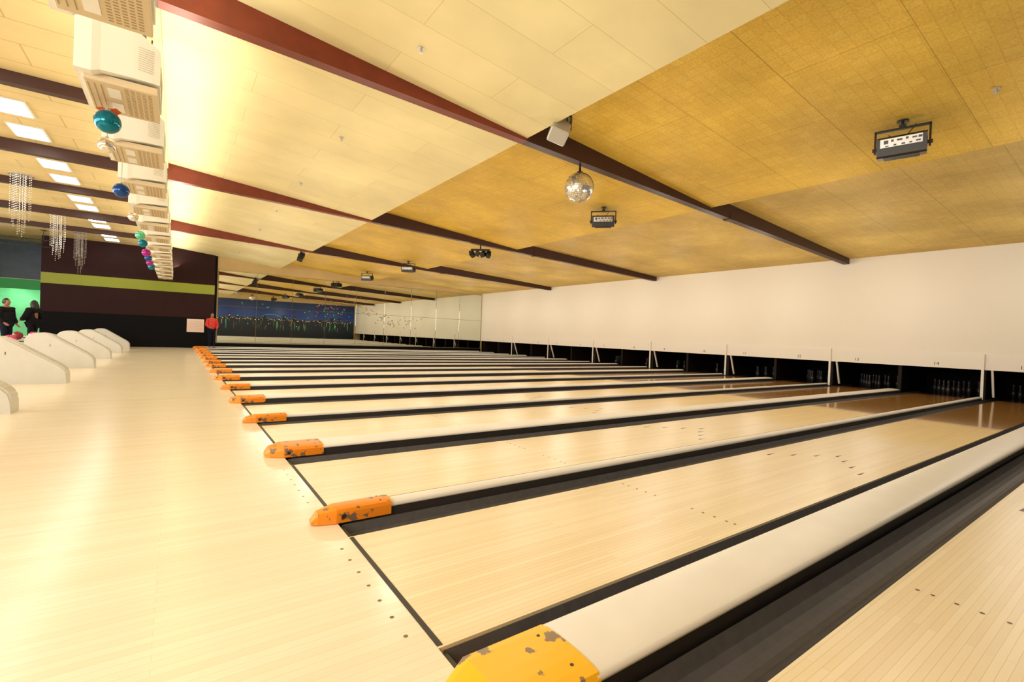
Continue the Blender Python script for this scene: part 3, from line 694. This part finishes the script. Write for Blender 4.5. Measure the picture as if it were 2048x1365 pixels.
    for fc in hr.f:
        c=sum((hr.v[i] for i in fc),Vector())/len(fc)
        keep.append(c.y>-0.045 and c.z>1.60 or c.z>1.715)
    idx=[i for i,k_ in enumerate(keep) if k_]; hr.f=[hr.f[i] for i in idx]; hr.m=[hr.m[i] for i in idx]; hr.sm=[hr.sm[i] for i in idx]
    if longhair: hr.sphere((0,0.055,1.53),0.14,16,10,0,scale=(0.98,0.6,1.4)); hr.sphere((0.085,0.02,1.58),0.065,10,8,0,scale=(.7,.9,2.2)); hr.sphere((-0.085,0.02,1.58),0.065,10,8,0,scale=(.7,.9,2.2))
    s=H/1.76
    thing('person',[('body',bodym),('jacket',jk),('trousers',pt),('shoes',sh.mesh('shoes',[m_shoe])),('hair',hr.mesh('hair',[m_hair]))],loc,(0,0,rz),label=label,cat='person',scale=(s,s,s))
c_blk=mat('coat_black',(0.008,0.008,0.010),0.8,spec=0.1); c_red=mat('jacket_red',(0.6,0.025,0.015),0.6); c_jean=mat('trousers_navy',(0.008,0.009,0.02),0.8,spec=0.1)
person((-5.22,19.0,0),1.0,1.66,c_blk,c_jean,'man in a dark jacket standing with arms relaxed',((0.25,0.03,1.14),(0.24,-0.12,0.92)),((-0.25,0.03,1.14),(-0.22,-0.16,0.95)),False,1.15)
person((-4.72,19.7,0),-2.0,1.66,c_blk,c_blk,'person with long dark hair in a black coat, elbow bent',((0.32,-0.04,1.16),(0.14,-0.26,1.08)),((-0.29,0.03,1.14),(-0.32,-0.14,0.95)),True,1.3)
person((0.55,22.75,0.004),0.3,1.62,c_red,c_jean,'person in a red jacket standing beside the mirror wall',((0.24,0.0,1.15),(0.16,-0.2,1.02)),((-0.24,0.0,1.15),(-0.16,-0.2,1.05)))

# ---------------------------------------------------------------- lights
def area(name,loc,rot,sx,sy,power,color=(1,0.94,0.82)):
    l=bpy.data.lights.new(name,'AREA'); l.shape='RECTANGLE'; l.size=sx; l.size_y=sy; l.energy=power; l.color=color
    o=bpy.data.objects.new(name,l); COL.objects.link(o); o.location=loc; o.rotation_euler=rot; return o
area('concourse_fill',(-8.6,8.5,2.6),(0,math.radians(-80),0),2.4,22,1080,(1,0.96,0.88))  # added fill out of view, not a fixture of the concourse
area('concourse_fill',(-4.0,-3.1,2.7),(math.radians(72),0,math.radians(-25)),5,1.6,400,(1,0.96,0.88))  # second unseen fill, added beside the near wall
for i in range(7):
    area('cove_lamp',(-0.84,1.4+i*3.43,3.62),(0,math.radians(180-25),0),0.25,3.3,42,(1,0.94,0.78))
for xx in (2.0,5.0,8.0,11.0,13.6):  # grid of invisible point fills added to brighten lanes, no fixtures here
    for j in range(9):
        l=bpy.data.lights.new('lane_fill','POINT'); l.energy=28; l.color=(1,0.94,0.80); l.shadow_soft_size=0.0
        o=bpy.data.objects.new('lane_fill',l); COL.objects.link(o); o.location=(xx,-1.9+j*2.95+(0.7 if int(xx)%2 else 0),2.6)
l=bpy.data.lights.new('arcade_lamp','POINT'); l.energy=35; l.color=(0.4,1,0.5); o=bpy.data.objects.new('arcade_lamp',l); COL.objects.link(o); o.location=(-6.6,26.6,2.0); l.shadow_soft_size=0.1
l=bpy.data.lights.new('violet_lamp','POINT'); l.energy=30; l.color=(0.45,0.35,1); o=bpy.data.objects.new('violet_lamp',l); COL.objects.link(o); o.location=(-6.6,21.0,4.0); l.shadow_soft_size=0.05
W=bpy.data.worlds.new('world'); S.world=W; W.use_nodes=True
W.node_tree.nodes['Background'].inputs[0].default_value=(1,0.85,0.6,1); W.node_tree.nodes['Background'].inputs[1].default_value=0.3
